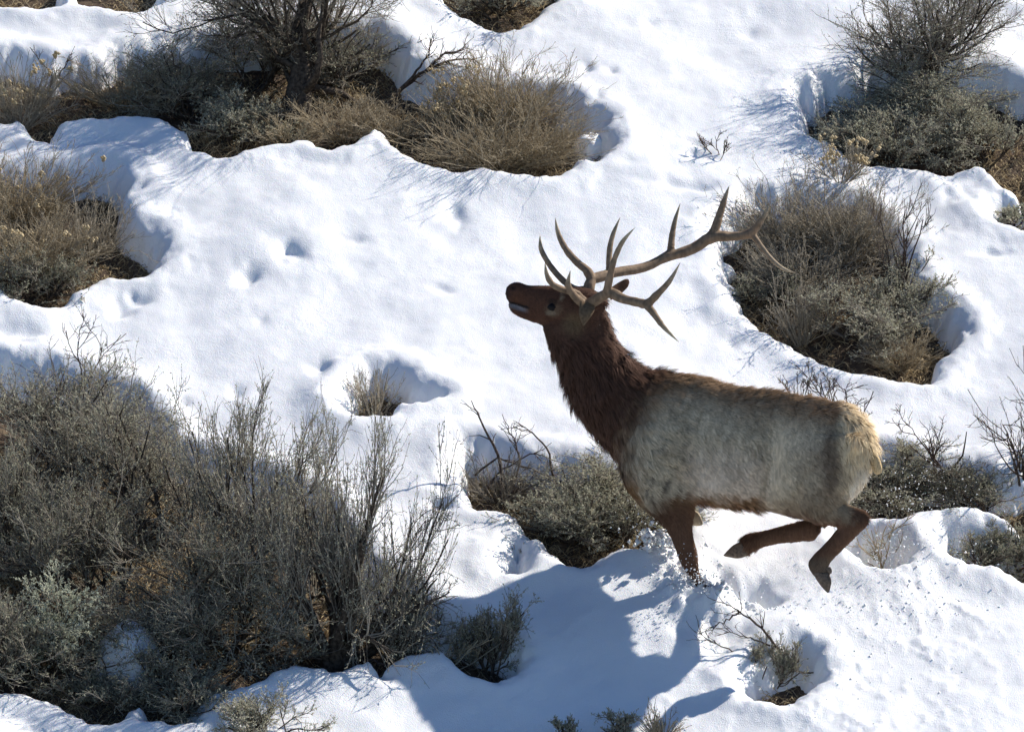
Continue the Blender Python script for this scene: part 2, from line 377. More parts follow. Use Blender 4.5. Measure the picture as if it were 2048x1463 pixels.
def spawn(r, P, Rd, n, t0, t1, ln, ang, K, wig, up, ratio, rb, rmin=0.0012):
    N, Kp, _ = P.shape
    i = r.integers(0, N, n); t = r.uniform(t0, t1, n) * (Kp - 1.001); a = t.astype(int); f = (t - a)[:, None]
    p = P[i, a] * (1 - f) + P[i, a + 1] * f; tn = nrm(P[i, a + 1] - P[i, a])
    pr = nrm(np.cross(tn, r.normal(size=(n, 3)))); th = ang * r.uniform(0.5, 1.25, n)[:, None]
    D = tn * np.cos(th) + pr * np.sin(th)
    ra = np.maximum(Rd[i, a] * ratio, rmin)
    return walk(r, p, D, ln * r.uniform(0.45, 1.15, n), K, wig, up, ra, rb)

def leaves(r, P, n, size, wid, t0=0.25):
    N, K, _ = P.shape
    i = r.integers(0, N, n); t = r.uniform(t0, 1, n) * (K - 1.001); a = t.astype(int); f = (t - a)[:, None]
    p = P[i, a] * (1 - f) + P[i, a + 1] * f; tn = nrm(P[i, a + 1] - P[i, a])
    D = nrm(tn + r.normal(0, 0.6, (n, 3))); s = nrm(np.cross(D, r.normal(size=(n, 3))))
    ln = (size * r.uniform(0.6, 1.3, n))[:, None]; w = wid * r.uniform(0.7, 1.3, n)[:, None]
    V = np.stack([p, p + D * ln * .6 + s * w, p + D * ln, p + D * ln * .6 - s * w], 1).reshape(-1, 3)
    return V, np.arange(n * 4).reshape(-1, 4)

OCT_V = np.array([[1,0,0],[-1,0,0],[0,1,0],[0,-1,0],[0,0,1],[0,0,-1]], float)
OCT_F = np.array([[0,2,4],[2,1,4],[1,3,4],[3,0,4],[2,0,5],[1,2,5],[3,1,5],[0,3,5]])
def blobs(r, p, size):
    n = len(p); V = p[:, None] + OCT_V[None] * (size * r.uniform(.5, 1.3, (n, 1, 1))) * r.uniform(.7, 1.3, (n, 6, 1))
    return V.reshape(-1, 3), (np.arange(n)[:, None, None] * 6 + OCT_F[None]).reshape(-1, 3)

def fit(levels, h, w):
    """scale the whole plant to its height h and width w"""
    A = np.concatenate([P.reshape(-1, 3) for P, _ in levels])
    sz = h / max(np.percentile(A[:, 2], 98.5), 1e-3)
    sx = w / max(np.percentile(A[:, 0], 97.5) - np.percentile(A[:, 0], 2.5), 1e-3)
    sy = w / max(np.percentile(A[:, 1], 97.5) - np.percentile(A[:, 1], 2.5), 1e-3)
    s = np.array([sx, sy * 0.9, sz])
    return [(P * s, Rd) for P, Rd in levels]

MM = 0.00303
def place(name, px, py, on_snow=False, sink=0.02):
    p = hit(np.array(px, float), np.array(py, float), SNOW_T if on_snow else 0.0)
    if on_snow: p[2] = surf(p[0], p[1])
    e = bpy.data.objects.new(name, None); C.objects.link(e); e.empty_display_size = 0.1
    e.location = (p[0], p[1], p[2] - sink)
    return e

def bough(levels, sides, name, mat, e, kind=None):
    B = Bag()
    for (P, Rd), s in zip(levels, sides): B.add(*tubes(P, Rd, s))
    o = obj(name, B.mesh(name), mat, e)
    if kind: o['kind'] = kind
    return o

def sagebrush(label, px, py, h, w, seed, leaf=M_LEAF, dens=1.0, thick=1.0, twig=M_TWIG, leafy=1.0, on_snow=False, bark=M_BARK, group='sagebrush on the hillside', spread=0.95, tree=False):
    r = rng_(seed); h *= MM; w *= MM; S = h
    a = math.sqrt(h * w) / 0.9
    L0 = start(r, int(5 + 3 * a), spread, 0.55 * S, 7, 0.26, 0.06, 0.020 * thick * max(0.35, a), 0.008 * max(.4, a), 0.05 * a)
    T0 = None
    if tree:
        T0 = start(r, 3, 0.2, 0.62 * S, 8, 0.17, 0.25, 0.075, 0.03, 0.05)
        L0 = spawn(r, *T0, 24, 0.42, 1.0, 0.46 * S, 1.05, 7, 0.26, 0.03, 0.5, 0.006)
    L1 = spawn(r, *L0, int(44 * dens), 0.25, 1.0, 0.45 * S, 0.75, 6, 0.20, 0.12, 0.6, 0.004)
    L2 = spawn(r, *L1, int(330 * dens * a), 0.2, 1.0, 0.26 * S, 0.75, 5, 0.2, 0.10, 0.42, 0.0016, 0.0022)
    L3 = spawn(r, *L2, int(2900 * dens * a), 0.15, 1.0, 0.10 * S + 0.02, 0.8, 4, 0.2, 0.09, 0.5, 0.0009, 0.0015)
    fitted = fit([L0, L1, L2, L3] + ([T0] if tree else []), h, w); L0, L1, L2, L3 = fitted[:4]
    e = place('sagebrush', px, py, on_snow)
    bough([L0, L1] + fitted[4:], [6, 5, 9], 'trunk', bark, e, 'stuff')
    bough([L2, L3], [4, 3], 'twigs', twig, e, 'stuff')
    nl = int(13000 * dens * a * leafy)
    if nl:
        V, F = leaves(r, L3[0], nl, 0.017, 0.0032)
        tag(obj('foliage', mesh_np('foliage', V, F, False), leaf, e), kind='stuff')
    tag(e, label, 'shrub', group)
    return e

def rabbitbrush(label, px, py, h, w, seed, stem=M_STEM, dens=1.0, seeds=0, lean=(0, 0), on_snow=False, leafy=0.5, spread=1.15, name='rabbitbrush', group='rabbitbrush on the hillside', leaf=None, cat='shrub'):
    r = rng_(seed); h *= MM; w *= MM; S = h; a = math.sqrt(h * w) / 0.9
    L0 = start(r, int(130 * dens * (0.3 + 0.7 * a)), spread, 0.85 * S, 6, 0.11, 0.035, 0.0034, 0.0016, 0.10 * a)
    L1 = spawn(r, *L0, int(900 * dens * a) + 12, 0.2, 1.0, 0.30 * S, 0.5, 5, 0.12, 0.05, 0.7, 0.0011, 0.0016)
    L2 = spawn(r, *L1, int(2600 * dens * a) + 20, 0.2, 1.0, 0.12 * S, 0.6, 4, 0.14, 0.04, 0.7, 0.0009, 0.0013)
    lv = fit([L0, L1, L2], h, w)
    lv = [(P + np.array([lean[0], 0, 0]) * (P[..., 2:3] / h) * w, Rd) for P, Rd in lv]
    e = place(name, px, py, on_snow)
    bough(lv[:1], [4], 'stems', stem, e, 'stuff'); bough(lv[1:], [3, 3], 'twigs', stem, e, 'stuff')
    if leafy:
        V, F = leaves(r, lv[2][0], int(4200 * a * leafy * dens), 0.018, 0.0018)
        tag(obj('foliage', mesh_np('foliage', V, F, False), leaf or stem, e), kind='stuff')
    if seeds:
        tips = lv[1][0][:, -1]; tips = tips[np.argsort(-tips[:, 2])][:len(tips) * 6 // 10]
        tips = tips[r.permutation(len(tips))[:seeds]]
        p = np.repeat(tips, 7, 0) + r.normal(0, 0.011, (len(tips) * 7, 3))
        V, F = blobs(r, p, 0.011)
        tag(obj('seed_heads', mesh_np('seed_heads', V, F, False), M_SEED, e), kind='stuff')
    tag(e, label, cat, group)
    return e

def bare_shrub(label, px, py, h, w, seed, n=4, on_snow=False, dens=1.0, mat=M_DEAD, thick=1.0, name='bare_shrub', group='leafless shrubs', wig=0.22, spread=0.6, fine=1.0):
    r = rng_(seed); h *= MM; w *= MM; S = h
    L0 = start(r, n, spread, 0.8 * S, 8, wig, 0.05, 0.0085 * thick, 0.003, 0.02)
    L1 = spawn(r, *L0, int(16 * dens), 0.2, 1.0, 0.38 * S, 0.7, 6, wig * .9, 0.06, 0.65, 0.0022)
    L2 = spawn(r, *L1, int(70 * dens * fine), 0.2, 1.0, 0.16 * S, 0.7, 5, wig * .8, 0.06, 0.7, 0.0014, 0.0018)
    L3 = spawn(r, *L2, int(160 * dens * fine), 0.2, 1.0, 0.06 * S, 0.7, 3, 0.1, 0.05, 0.7, 0.001, 0.0013)
    lv = fit([L0, L1, L2, L3], h, w)
    e = place(name, px, py, on_snow)
    bough(lv[:2], [6, 5], 'branches', mat, e, 'stuff'); bough(lv[2:], [4, 3], 'twigs', mat, e, 'stuff')
    tag(e, label, 'shrub', group)
    return e

def traced_branch(label, main, seed, rad=0.012, depth=0.0, on_snow=True, mat=M_DEAD, name='dead_branch', fine=1.0, group='dead branches'):
    """a dead branch from the run of its limbs: first limb starts at the foot"""
    r = rng_(seed)
    e = place(name, *main[0][0], on_snow)
    o = np.array(e.location); lv = []
    for k, limb in enumerate(main):
        q = np.array(limb, float); Yd = o[1] + depth * np.linspace(0, 1, len(q)) + (0.08 * math.sin(k * 2.3) * np.linspace(0, 1, len(q)) if k else 0)
        w = at_plane(q[:, 0], q[:, 1], Yd) - o
        t = np.linspace(0, len(q) - 1, 12); wi = np.stack([np.interp(t, np.arange(len(q)), w[:, c]) for c in range(3)], -1)
        wi[1:] += r.normal(0, 0.006, (11, 3))
        rr = (rad if k == 0 else rad * .65) * np.linspace(1, 0.22, 12)
        lv.append((wi[None], rr[None]))
    P = np.concatenate([a for a, _ in lv]); Rd = np.concatenate([b for _, b in lv])
    S1 = spawn(r, P, Rd, int(14 * fine), 0.35, 1.0, 0.13, 0.7, 5, 0.2, 0.03, 0.55, 0.0015, 0.002)
    S2 = spawn(r, *S1, int(30 * fine), 0.2, 1.0, 0.055, 0.7, 4, 0.2, 0.03, 0.6, 0.0011, 0.0014)
    bough([(P, Rd)], [7], 'limbs', mat, e, 'stuff'); bough([S1, S2], [4, 3], 'twigs', mat, e, 'stuff')
    tag(e, label, 'branch', group)
    return e

# --- upper left hollow
sagebrush('old dark sagebrush with thick twisted trunk at the top left', 596, 245, 540, 480, 11, leaf=M_LEAFD, dens=1.3, leafy=0.3, tree=True)
rabbitbrush('low tan shrub right of the thick twisted sagebrush trunk', 690, 275, 95, 230, 12, dens=1.2, leafy=1.2)
sagebrush('low grey green shrub left of the thick twisted trunk', 450, 285, 110, 200, 13, leaf=M_LEAF, leafy=1.2)
rabbitbrush('low dry tan shrub along the top of the shaded upper left hollow', 250, 215, 110, 240, 14, dens=0.9)
sagebrush('dark shaded shrub between the dry tan shrub and the trunk', 380, 235, 150, 200, 15, leaf=M_LEAFD)
rabbitbrush('grey shrub with pale seed heads at the far upper left edge', 40, 262, 150, 170, 16, seeds=40, stem=M_STEMG)
traced_branch('short dark broken branch sticking up at the upper left edge', [[(75,215),(110,160),(62,98)],[(110,160),(140,115)]], 17, 0.010, on_snow=False, fine=.5)
rabbitbrush('golden fan shaped rabbitbrush at the front of the upper left hollow', 1000, 332, 150, 330, 18, dens=1.3, leafy=0.8, spread=1.3, group='golden rabbitbrush')
rabbitbrush('golden upright rabbitbrush behind the fan shaped one', 1010, 265, 175, 270, 180, dens=1.3, leafy=0.7, group='golden rabbitbrush')
rabbitbrush('small rabbitbrush topped with clustered pale seed heads before the dead dark bough', 915, 275, 135, 130, 19, dens=0.9, seeds=50)
rabbitbrush('straw coloured clump at the right end of the upper left hollow', 1085, 335, 95, 150, 20, dens=1.0, leafy=1.0, spread=1.3)
traced_branch('dark dead bough leaning right behind the golden rabbitbrush', [[(765,215),(800,180),(850,145),(900,120),(950,118)],[(850,145),(890,105),(935,98)],[(800,180),(845,130),(870,80)]], 21, 0.017, 0.1, on_snow=False, fine=3)
sagebrush('sagebrush cut off by the middle of the top edge', 990, 38, 120, 210, 22)
rabbitbrush('low golden shrub before the foot of the thick twisted trunk', 570, 285, 80, 190, 23, dens=1.0, leafy=1.0, spread=1.3)
rabbitbrush('straw coloured low shrub between trunk and golden rabbitbrush', 780, 285, 90, 170, 24, dens=.9, leafy=.9, spread=1.3)
sagebrush('dark twiggy sagebrush behind and left of the thick twisted trunk', 500, 190, 190, 290, 25, leaf=M_LEAFD, leafy=.4, dens=1.0, spread=.9)
sagebrush('dark twiggy sagebrush behind and right of the thick twisted trunk', 680, 185, 170, 220, 26, leaf=M_LEAFD, leafy=.5, dens=.9)
# --- right upper hollow
sagebrush('tall bare topped sagebrush at the top right', 1845, 190, 290, 330, 31, leaf=M_LEAFD, leafy=0.35, thick=1.3, spread=0.7, dens=1.2)
sagebrush('broad silvery green sagebrush under the tall one at top right', 1830, 328, 130, 290, 32, leaf=M_LEAF, leafy=1.4, dens=1.4, spread=1.1)
sagebrush('grey green sagebrush between the broad silvery one and the tall one', 1860, 255, 140, 280, 320, leaf=M_LEAF, leafy=1.2, dens=1.2, spread=1.0)
sagebrush('grey green sagebrush at the right edge of the upper right hollow', 1980, 325, 140, 190, 33, leaf=M_LEAF, leafy=1.1)
sagebrush('low dark sagebrush at the left end of the upper right hollow', 1715, 312, 90, 150, 34, leaf=M_LEAFG, leafy=0.6)
rabbitbrush('thin stems with round pale seed heads before the upper right hollow', 1680, 372, 95, 130, 35, dens=0.4, seeds=22, on_snow=True, leafy=0, stem=M_STEMG)
bare_shrub('tiny leafless weed alone on open snow near the antler tips', 1437, 328, 62, 62, 36, 3, True, 0.6, thick=.35, fine=1.4)
sagebrush('small sagebrush peeking in at the right edge', 2032, 455, 60, 95, 37, dens=.6)
# --- middle right hollow
rabbitbrush('large grey brown rabbitbrush behind the antler tips', 1590, 490, 150, 280, 41, stem=M_STEMG, dens=1.5, leafy=1.1, spread=1.3, group='grey rabbitbrush')
rabbitbrush('grey brown rabbitbrush on the right shoulder of the middle right hollow', 1700, 525, 165, 240, 410, stem=M_STEMG, dens=1.4, leafy=1.1, spread=1.3, group='grey rabbitbrush')
rabbitbrush('grey brown rabbitbrush in the middle of the middle right hollow', 1600, 580, 115, 240, 411, stem=M_STEMG, dens=1.4, leafy=1.1, spread=1.3, group='grey rabbitbrush')
sagebrush('olive grey sagebrush at the right side of the middle right hollow', 1800, 630, 115, 190, 412, leaf=M_LEAF, leafy=1.1)
sagebrush('gnarled grey sagebrush spreading over the middle right hollow', 1725, 685, 130, 260, 42, leaf=M_LEAF, thick=1.4, bark=M_GREYWOOD, leafy=.9)
rabbitbrush('tan clump at the right end of the middle right hollow', 1800, 735, 85, 150, 43, dens=1.1, spread=1.3)
bare_shrub('upright dark leafless shrub right of the grey brown rabbitbrush', 1795, 640, 265, 110, 44, 4, dens=1.5, wig=.16, spread=.35)
rabbitbrush('low grey stems on the near rim of the middle right hollow', 1600, 690, 140, 110, 45, stem=M_STEMG, dens=.7)
sagebrush('dark low sagebrush under the grey brown rabbitbrush', 1530, 605, 75, 170, 46, leaf=M_LEAFD)
for i, (x, y, h, w) in enumerate([(1600, 815, 100, 70), (1672, 822, 100, 75), (1735, 850, 100, 70)]):
    bare_shrub(['leftmost leafless sprig rising behind the back of the elk', 'middle leafless sprig rising behind the back of the elk', 'leafless sprig rising behind the rump of the elk'][i], x, y, h, w, 47 + i, 5, True, 0.9, thick=.4, wig=.1, spread=.55, mat=M_DEAD, group='sprigs behind the elk')
# --- left middle hollow
rabbitbrush('golden brown rabbitbrush at the front of the left middle hollow', 40, 555, 150, 280, 51, dens=1.3, seeds=20, leafy=.9)
rabbitbrush('golden brown rabbitbrush at the back of the left middle hollow', 35, 450, 165, 270, 510, dens=1.3, seeds=12, leafy=.8)
rabbitbrush('low arching grey stems at the right of the left middle hollow', 175, 520, 130, 200, 52, stem=M_STEMG, dens=.8)
sagebrush('dark low sagebrush at the bottom of the left middle hollow', 70, 600, 110, 220, 53, leaf=M_LEAFD, leafy=1.2)
# --- lower left thicket
sagebrush('tall main sagebrush of the thicket with forked trunk at its right end', 672, 1345, 450, 350, 61, leaf=M_LEAF, thick=1.9, dens=.75, leafy=1.0, spread=.9)
sagebrush('tall twiggy sagebrush behind the middle of the thicket', 490, 1180, 370, 280, 62, leafy=.9, dens=.75, spread=.75)
sagebrush('tall twiggy sagebrush left of the middle of the thicket', 320, 1110, 330, 260, 63, leafy=.9, dens=.75, spread=.75)
sagebrush('grey sagebrush at the upper left of the thicket', 115, 985, 235, 310, 64, leafy=1.0, dens=1.0)
bare_shrub('dark leafless branches rising above the upper left of the thicket', 120, 860, 240, 190, 65, 4, dens=1.2, wig=.2, spread=.55)
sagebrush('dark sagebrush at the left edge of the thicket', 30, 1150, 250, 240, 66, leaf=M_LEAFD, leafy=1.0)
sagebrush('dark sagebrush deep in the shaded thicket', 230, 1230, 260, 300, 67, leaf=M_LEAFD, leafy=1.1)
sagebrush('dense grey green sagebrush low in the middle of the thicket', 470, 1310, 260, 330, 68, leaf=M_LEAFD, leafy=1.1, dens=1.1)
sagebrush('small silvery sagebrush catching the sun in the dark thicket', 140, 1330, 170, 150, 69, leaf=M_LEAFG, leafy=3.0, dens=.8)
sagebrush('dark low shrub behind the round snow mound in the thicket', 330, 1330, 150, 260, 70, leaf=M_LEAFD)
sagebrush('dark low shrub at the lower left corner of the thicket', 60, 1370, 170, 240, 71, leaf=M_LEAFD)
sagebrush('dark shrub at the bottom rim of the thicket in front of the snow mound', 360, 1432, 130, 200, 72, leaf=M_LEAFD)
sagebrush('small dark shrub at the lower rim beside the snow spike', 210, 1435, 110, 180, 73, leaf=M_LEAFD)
rabbitbrush('tan dry clump in the sun at the left edge of the thicket', 60, 1020, 120, 220, 74, dens=1.0, leafy=1.0)
sagebrush('low spreading twigs right of the forked trunk', 800, 1300, 140, 180, 75, leafy=.4, dens=.7)
bare_shrub('straw coloured weed on the snow right of the thicket', 895, 1290, 95, 110, 76, 6, True, 1.0, mat=M_STEM, thick=.45, wig=.1, spread=.8)
sagebrush('small dark sagebrush in its own hollow right of the thicket', 985, 1362, 165, 115, 77, leaf=M_LEAFD, leafy=.9, spread=.7)
traced_branch('bare forked limb arching right from the forked trunk', [[(700,1340),(740,1290),(800,1235),(870,1200),(900,1185)],[(740,1290),(800,1280),(860,1275)],[(720,1315),(770,1330),(800,1345)],[(690,1335),(735,1240),(790,1130),(850,1040)]], 78, 0.016, -.1, on_snow=False, fine=4)
# --- small hole, centre, behind elk
rabbitbrush('sparse grass like shrub in the small round snow hole', 748, 832, 100, 95, 81, stem=M_STEMG, dens=.4, leafy=.3)
sagebrush('grey green sagebrush in front of the chest of the elk', 1140, 1095, 120, 200, 82, leafy=1.3, dens=1.2, spread=1.1)
sagebrush('grey green sagebrush directly below the neck mane of the elk', 1175, 1020, 110, 220, 820, leafy=1.2, dens=1.1)
sagebrush('grey green sagebrush partly behind the foreleg of the elk', 1265, 1095, 125, 170, 83, leafy=1.0, spread=1.1)
traced_branch('pile of dark dead branches reaching up left of the elk chest', [[(1010,1000),(1000,930),(985,880),(955,830),(942,800)],[(1030,960),(1040,915),(1025,870),(1003,828)],[(1110,960),(1095,900),(1060,860),(1045,850)],[(960,990),(1000,940),(1060,905),(1130,925)],[(950,950),(990,915),(1050,930),(1110,960)],[(970,1000),(1030,985),(1080,1000)]], 84, 0.012, on_snow=False, fine=3)
rabbitbrush('reddish brown heap of fallen stems under the dead branches', 1000, 1000, 95, 150, 85, dens=.9, spread=1.4, stem=M_TWIG)
sagebrush('grey sagebrush directly behind the rump of the elk', 1805, 1030, 105, 220, 86, leaf=M_LEAF, leafy=1.3, dens=1.2, spread=1.1)
sagebrush('pale grey sagebrush upslope of the one behind the rump', 1780, 965, 90, 170, 860, leaf=M_LEAF, leafy=1.2)
sagebrush('dark sagebrush right of the bush behind the rump', 1965, 1035, 110, 200, 87, leaf=M_LEAFD)
bare_shrub('dark leafless shrub standing between rump and right edge', 1905, 1010, 190, 160, 88, 5, False, 1.5, wig=.22, spread=.6, thick=1.3)
bare_shrub('tall dark leafless shrub at the right edge beside the elk', 2045, 1000, 350, 210, 89, 5, False, 1.6, wig=.22, spread=.5, thick=1.5)
bare_shrub('thin straw sprig in the hollow behind the hind hoof', 1770, 1146, 120, 100, 90, 7, False, 1.0, mat=M_STEM, thick=.4, wig=.07, spread=.5)
sagebrush('small dark sagebrush in the lower right edge hollow', 1955, 1140, 90, 110, 91, leaf=M_LEAFD, dens=.7)
sagebrush('dark sagebrush cut by the right edge below the rump', 2045, 1160, 120, 110, 92, leaf=M_LEAFD, dens=.8)
# --- lower right dead bush, bottom edge
sagebrush('curled dead grey shrub in the small lower right hollow', 1548, 1378, 95, 95, 95, leaf=M_LEAFD, twig=M_TWIG, bark=M_DEAD, dens=2.6, leafy=.5, spread=1.4)
traced_branch('forked dead branch lying over the snow below the elk', [[(1560,1300),(1530,1260),(1480,1222),(1450,1210)],[(1480,1222),(1440,1245),(1410,1262)],[(1530,1310),(1470,1305),(1430,1285),(1395,1262)],[(1540,1290),(1490,1270),(1450,1262)]], 96, 0.009, on_snow=True, fine=2)
sagebrush('reddish small shrub at the bottom edge left of centre', 530, 1480, 85, 170, 97, leaf=M_LEAF, dens=.8, on_snow=True)
sagebrush('small dark tuft at the bottom edge below the elk shadow', 1232, 1480, 55, 55, 98, leaf=M_LEAFD, dens=.5, on_snow=True)
rabbitbrush('straw tuft at the bottom edge right of the dark tuft', 1325, 1480, 65, 75, 99, dens=.6, on_snow=True)
sagebrush('tiny tuft in shaded snow at the bottom edge', 1130, 1485, 50, 50, 100, leaf=M_LEAFD, dens=.4, on_snow=True)
bare_shrub('tiny twig in the slit in the snow left of the centre hollow', 1033, 1128, 60, 35, 101, 4, False, .5, mat=M_STEM, thick=.4, wig=.1)

# ------------------------------------------------------------------ snow mound in the thicket
def lump(name, px, py, w, h, seed, label, on_snow=False):
    e_p = hit(np.array(px, float), np.array(py, float), SNOW_T if on_snow else 0.0)
    nu, nv = 36, 18; u = np.linspace(0, 2 * np.pi, nu, endpoint=False); v = np.linspace(-0.25 * np.pi, 0.5 * np.pi, nv)
    U, Vv = np.meshgrid(u, v); x = np.cos(U) * np.cos(Vv); y = np.sin(U) * np.cos(Vv); z = np.sin(Vv)
    k = 1 + 0.22 * fbm(x * 1.7 + 5 + seed, y * 1.7 + z * 1.3, seed, 3)
    V = np.stack([x * w * MM / 2 * k, y * w * MM / 2 * k, z * h * MM * k], -1).reshape(-1, 3)
    i = np.arange(nu * nv).reshape(nv, nu); nx = np.roll(i, -1, 1)
    F = np.stack([i[:-1], nx[:-1], nx[1:], i[1:]], -1).reshape(-1, 4)
    o = obj(name, mesh_np(name, V, F), M_SNOW); o.location = e_p
    return tag(o, label, 'snow')
lump('snow_mound', 262, 1345, 130, 95, 3, 'round snow mound standing inside the dark thicket')
lump('snow_mound', 1178, 318, 74, 55, 8, 'small snow mound at the right end of the upper left hollow')
lump('snow_mound', 1432, 555, 80, 34, 12, 'snow block on the left rim of the middle right hollow, the upper one')
lump('snow_mound', 1450, 612, 62, 40, 15, 'snow block on the left rim of the middle right hollow, the lower one')

# ------------------------------------------------------------------ elk
Y0 = FOOT[1] + 0.13
ELK = bpy.data.objects.new('elk', None); C.objects.link(ELK)
ORG = np.array([FOOT[0], Y0, FOOT[2]]); ELK.location = ORG
YAW = 0.66                                # the hindquarters stand nearer to the viewer than the chest
def yaw_dep(px):
    px = np.asarray(px, float)
    return -YAW * MM * 40 * np.logaddexp(0, (px - 1370) / 40) + YAW * MM * 46
def E(px, py, dep=0.0, at=None):
    return at_plane(px, py, Y0 + np.asarray(dep, float) + yaw_dep(px if at is None else at)) - ORG
def to_px(V):
    """elk space -> side view chart of the animal, used for the coat pattern"""
    d = V + ORG - CAM; cp, sp = math.cos(PITCH), math.sin(PITCH)
    f = d[:, 1] * cp - d[:, 2] * sp
    return 1024 + FPX * d[:, 0] / f, 731.5 - FPX * (d[:, 1] * sp + d[:, 2] * cp) / f
LAT = np.array([0.15, 0.86, 0])           # towards its far side

NS = 28
def loft(bag, secs, egg=0.0, lat=LAT):
    """secs: (ax,ay, bx,by, half width m, depth m)"""
    s = np.array(secs, float)
    K = len(s); t = np.linspace(0, K - 1, (K - 1) * 4 + 1)
    def crom(c):
        i = np.clip(t.astype(int), 0, K - 2); f = t - i
        p0 = c[np.clip(i - 1, 0, K - 1)]; p1 = c[i]; p2 = c[i + 1]; p3 = c[np.clip(i + 2, 0, K - 1)]
        return 0.5 * ((2 * p1) + (-p0 + p2) * f + (2 * p0 - 5 * p1 + 4 * p2 - p3) * f ** 2 + (-p0 + 3 * p1 - 3 * p2 + p3) * f ** 3)
    s = np.stack([crom(s[:, c]) for c in range(6)], -1)
    A = E(s[:, 0], s[:, 1], s[:, 5]); B = E(s[:, 2], s[:, 3], s[:, 5])
    c = (A + B) / 2; a = (A - B) / 2
    th = np.arange(NS) * 2 * np.pi / NS
    dep = lat
    V = c[:, None] + a[:, None] * np.cos(th)[None, :, None] + dep * (np.maximum(s[:, 4], .004)[:, None, None] * np.sin(th)[None, :, None]) * (1 - egg * np.cos(th))[None, :, None]
    n = len(s); V = V.reshape(-1, 3)
    i = np.arange(n * NS).reshape(n, NS); nx = np.roll(i, -1, 1)
    F = np.stack([i[:-1], nx[:-1], nx[1:], i[1:]], -1).reshape(-1, 4)
    V = np.concatenate([V, c[:1], c[-1:]])
    k = n * NS
    caps = [(k, nx[0, j], i[0, j], i[0, j]) for j in range(NS)] + [(k + 1, i[-1, j], nx[-1, j], nx[-1, j]) for j in range(NS)]
    bag.append((V, [tuple(f) for f in F] + [(a_, b_, c_) for a_, b_, c_, _ in caps]))

parts = []
loft(parts, [(1750,888,1742,935,.03,0),(1738,858,1726,960,.12,0),(1712,826,1706,984,.175,0),(1682,808,1684,1006,.215,0),(1645,801,1652,1030,.235,0),(1600,793,1612,1037,.245,0),(1548,784,1550,1024,.26,0),(1493,777,1490,1014,.28,0),(1441,769,1440,1008,.29,0),(1395,754,1388,1008,.28,0),(1345,744,1335,1012,.262,0),(1300,742,1292,1003,.24,0),(1268,762,1262,978,.20,0),(1244,795,1246,945,.14,0),(1232,830,1236,905,.05,0)], 0.08)
loft(parts, [(1345,765,1262,950,.20,0),(1300,742,1236,914,.205,0),(1272,730,1201,880,.185,0),(1254,712,1162,833,.165,0),(1240,694,1135,783,.15,.01),(1227,674,1119,728,.135,.02),(1218,648,1102,700,.122,.03),(1210,622,1092,676,.112,.035),(1200,600,1085,655,.09,.04)], 0.10)
loft(parts, [(1212,598,1180,660,.05,.03),(1200,586,1168,672,.085,.035),(1175,576,1148,671,.10,.04),(1145,574,1118,663,.10,.05),(1118,573,1093,654,.088,.06),(1095,572,1074,645,.073,.075),(1072,571,1057,635,.06,.09),(1054,569,1046,620,.054,.10),(1041,564,1034,608,.054,.11),(1027,564,1022,605,.048,.12),(1015,571,1014,599,.034,.125),(1011,580,1011,590,.012,.13)], -0.08, np.array([.05, 1.0, 0]))
loft(parts, [(1090,625,1072,645,.04,.07),(1060,617,1052,638,.04,.09),(1040,611,1036,632,.036,.105),(1026,608,1024,624,.03,.115),(1017,606,1018,615,.015,.12)])
# legs: near fore, far fore, near hind, far hind
loft(parts, [(1262,860,1375,850,.05,-.15),(1268,930,1388,925,.085,-.14),(1288,995,1388,1000,.082,-.13),(1316,1032,1384,1036,.064,-.13),(1336,1062,1385,1064,.055,-.13),(1350,1095,1391,1094,.047,-.13),(1361,1124,1395,1120,.042,-.13),(1374,1146,1397,1141,.036,-.13),(1387,1164,1405,1157,.034,-.13),(1395,1184,1416,1176,.036,-.13)])
loft(parts, [(1245,925,1330,925,.06,.12),(1248,965,1330,975,.075,.14),(1275,1000,1340,995,.06,.15),(1306,1032,1350,1012,.048,.15),(1334,1058,1362,1032,.042,.15),(1350,1064,1362,1030,.040,.15),(1366,1054,1362,1026,.036,.16),(1380,1046,1376,1020,.033,.17),(1390,1044,1388,1022,.030,.17)])
loft(parts, [(1570,880,1718,870,.05,-.15),(1572,950,1708,945,.095,-.135),(1590,1005,1694,985,.09,-.13),(1622,1038,1684,1000,.072,-.135),(1650,1046,1690,1008,.058,-.14),(1672,1052,1712,1018,.048,-.145),(1678,1056,1733,1030,.044,-.15),(1672,1060,1733,1050,.042,-.15),(1662,1072,1712,1073,.038,-.15),(1642,1094,1688,1096,.035,-.15),(1622,1115,1664,1120,.034,-.15),(1617,1127,1657,1134,.036,-.15),(1620,1138,1661,1141,.036,-.15),(1628,1150,1660,1150,.03,-.15)])
loft(parts, [(1560,900,1700,900,.05,.14),(1565,970,1690,970,.09,.13),(1590,1020,1668,1000,.07,.13),(1622,1042,1662,1012,.055,.135),(1636,1058,1661,1030,.046,.14),(1630,1078,1656,1044,.042,.14),(1612,1081,1628,1036,.041,.14),(1588,1083,1592,1043,.039,.14),(1558,1086,1555,1053,.036,.14),(1526,1093,1520,1062,.035,.14),(1506,1101,1494,1067,.036,.14),(1496,1108,1478,1078,.034,.14)])
V_all = []; F_all = []; off = 0
for V, F in parts:
    V_all.append(V); F_all += [tuple(int(i) + off for i in f) for f in F]; off += len(V)
tmp = bpy.data.meshes.new('tmp'); tmp.from_pydata(np.concatenate(V_all).tolist(), [], F_all); tmp.update()
to = bpy.data.objects.new('tmp', tmp); C.objects.link(to)
rm = to.modifiers.new('r', 'REMESH'); rm.mode = 'VOXEL'; rm.voxel_size = 0.0095
sm = to.modifiers.new('s', 'SMOOTH'); sm.factor = 0.5; sm.iterations = 4
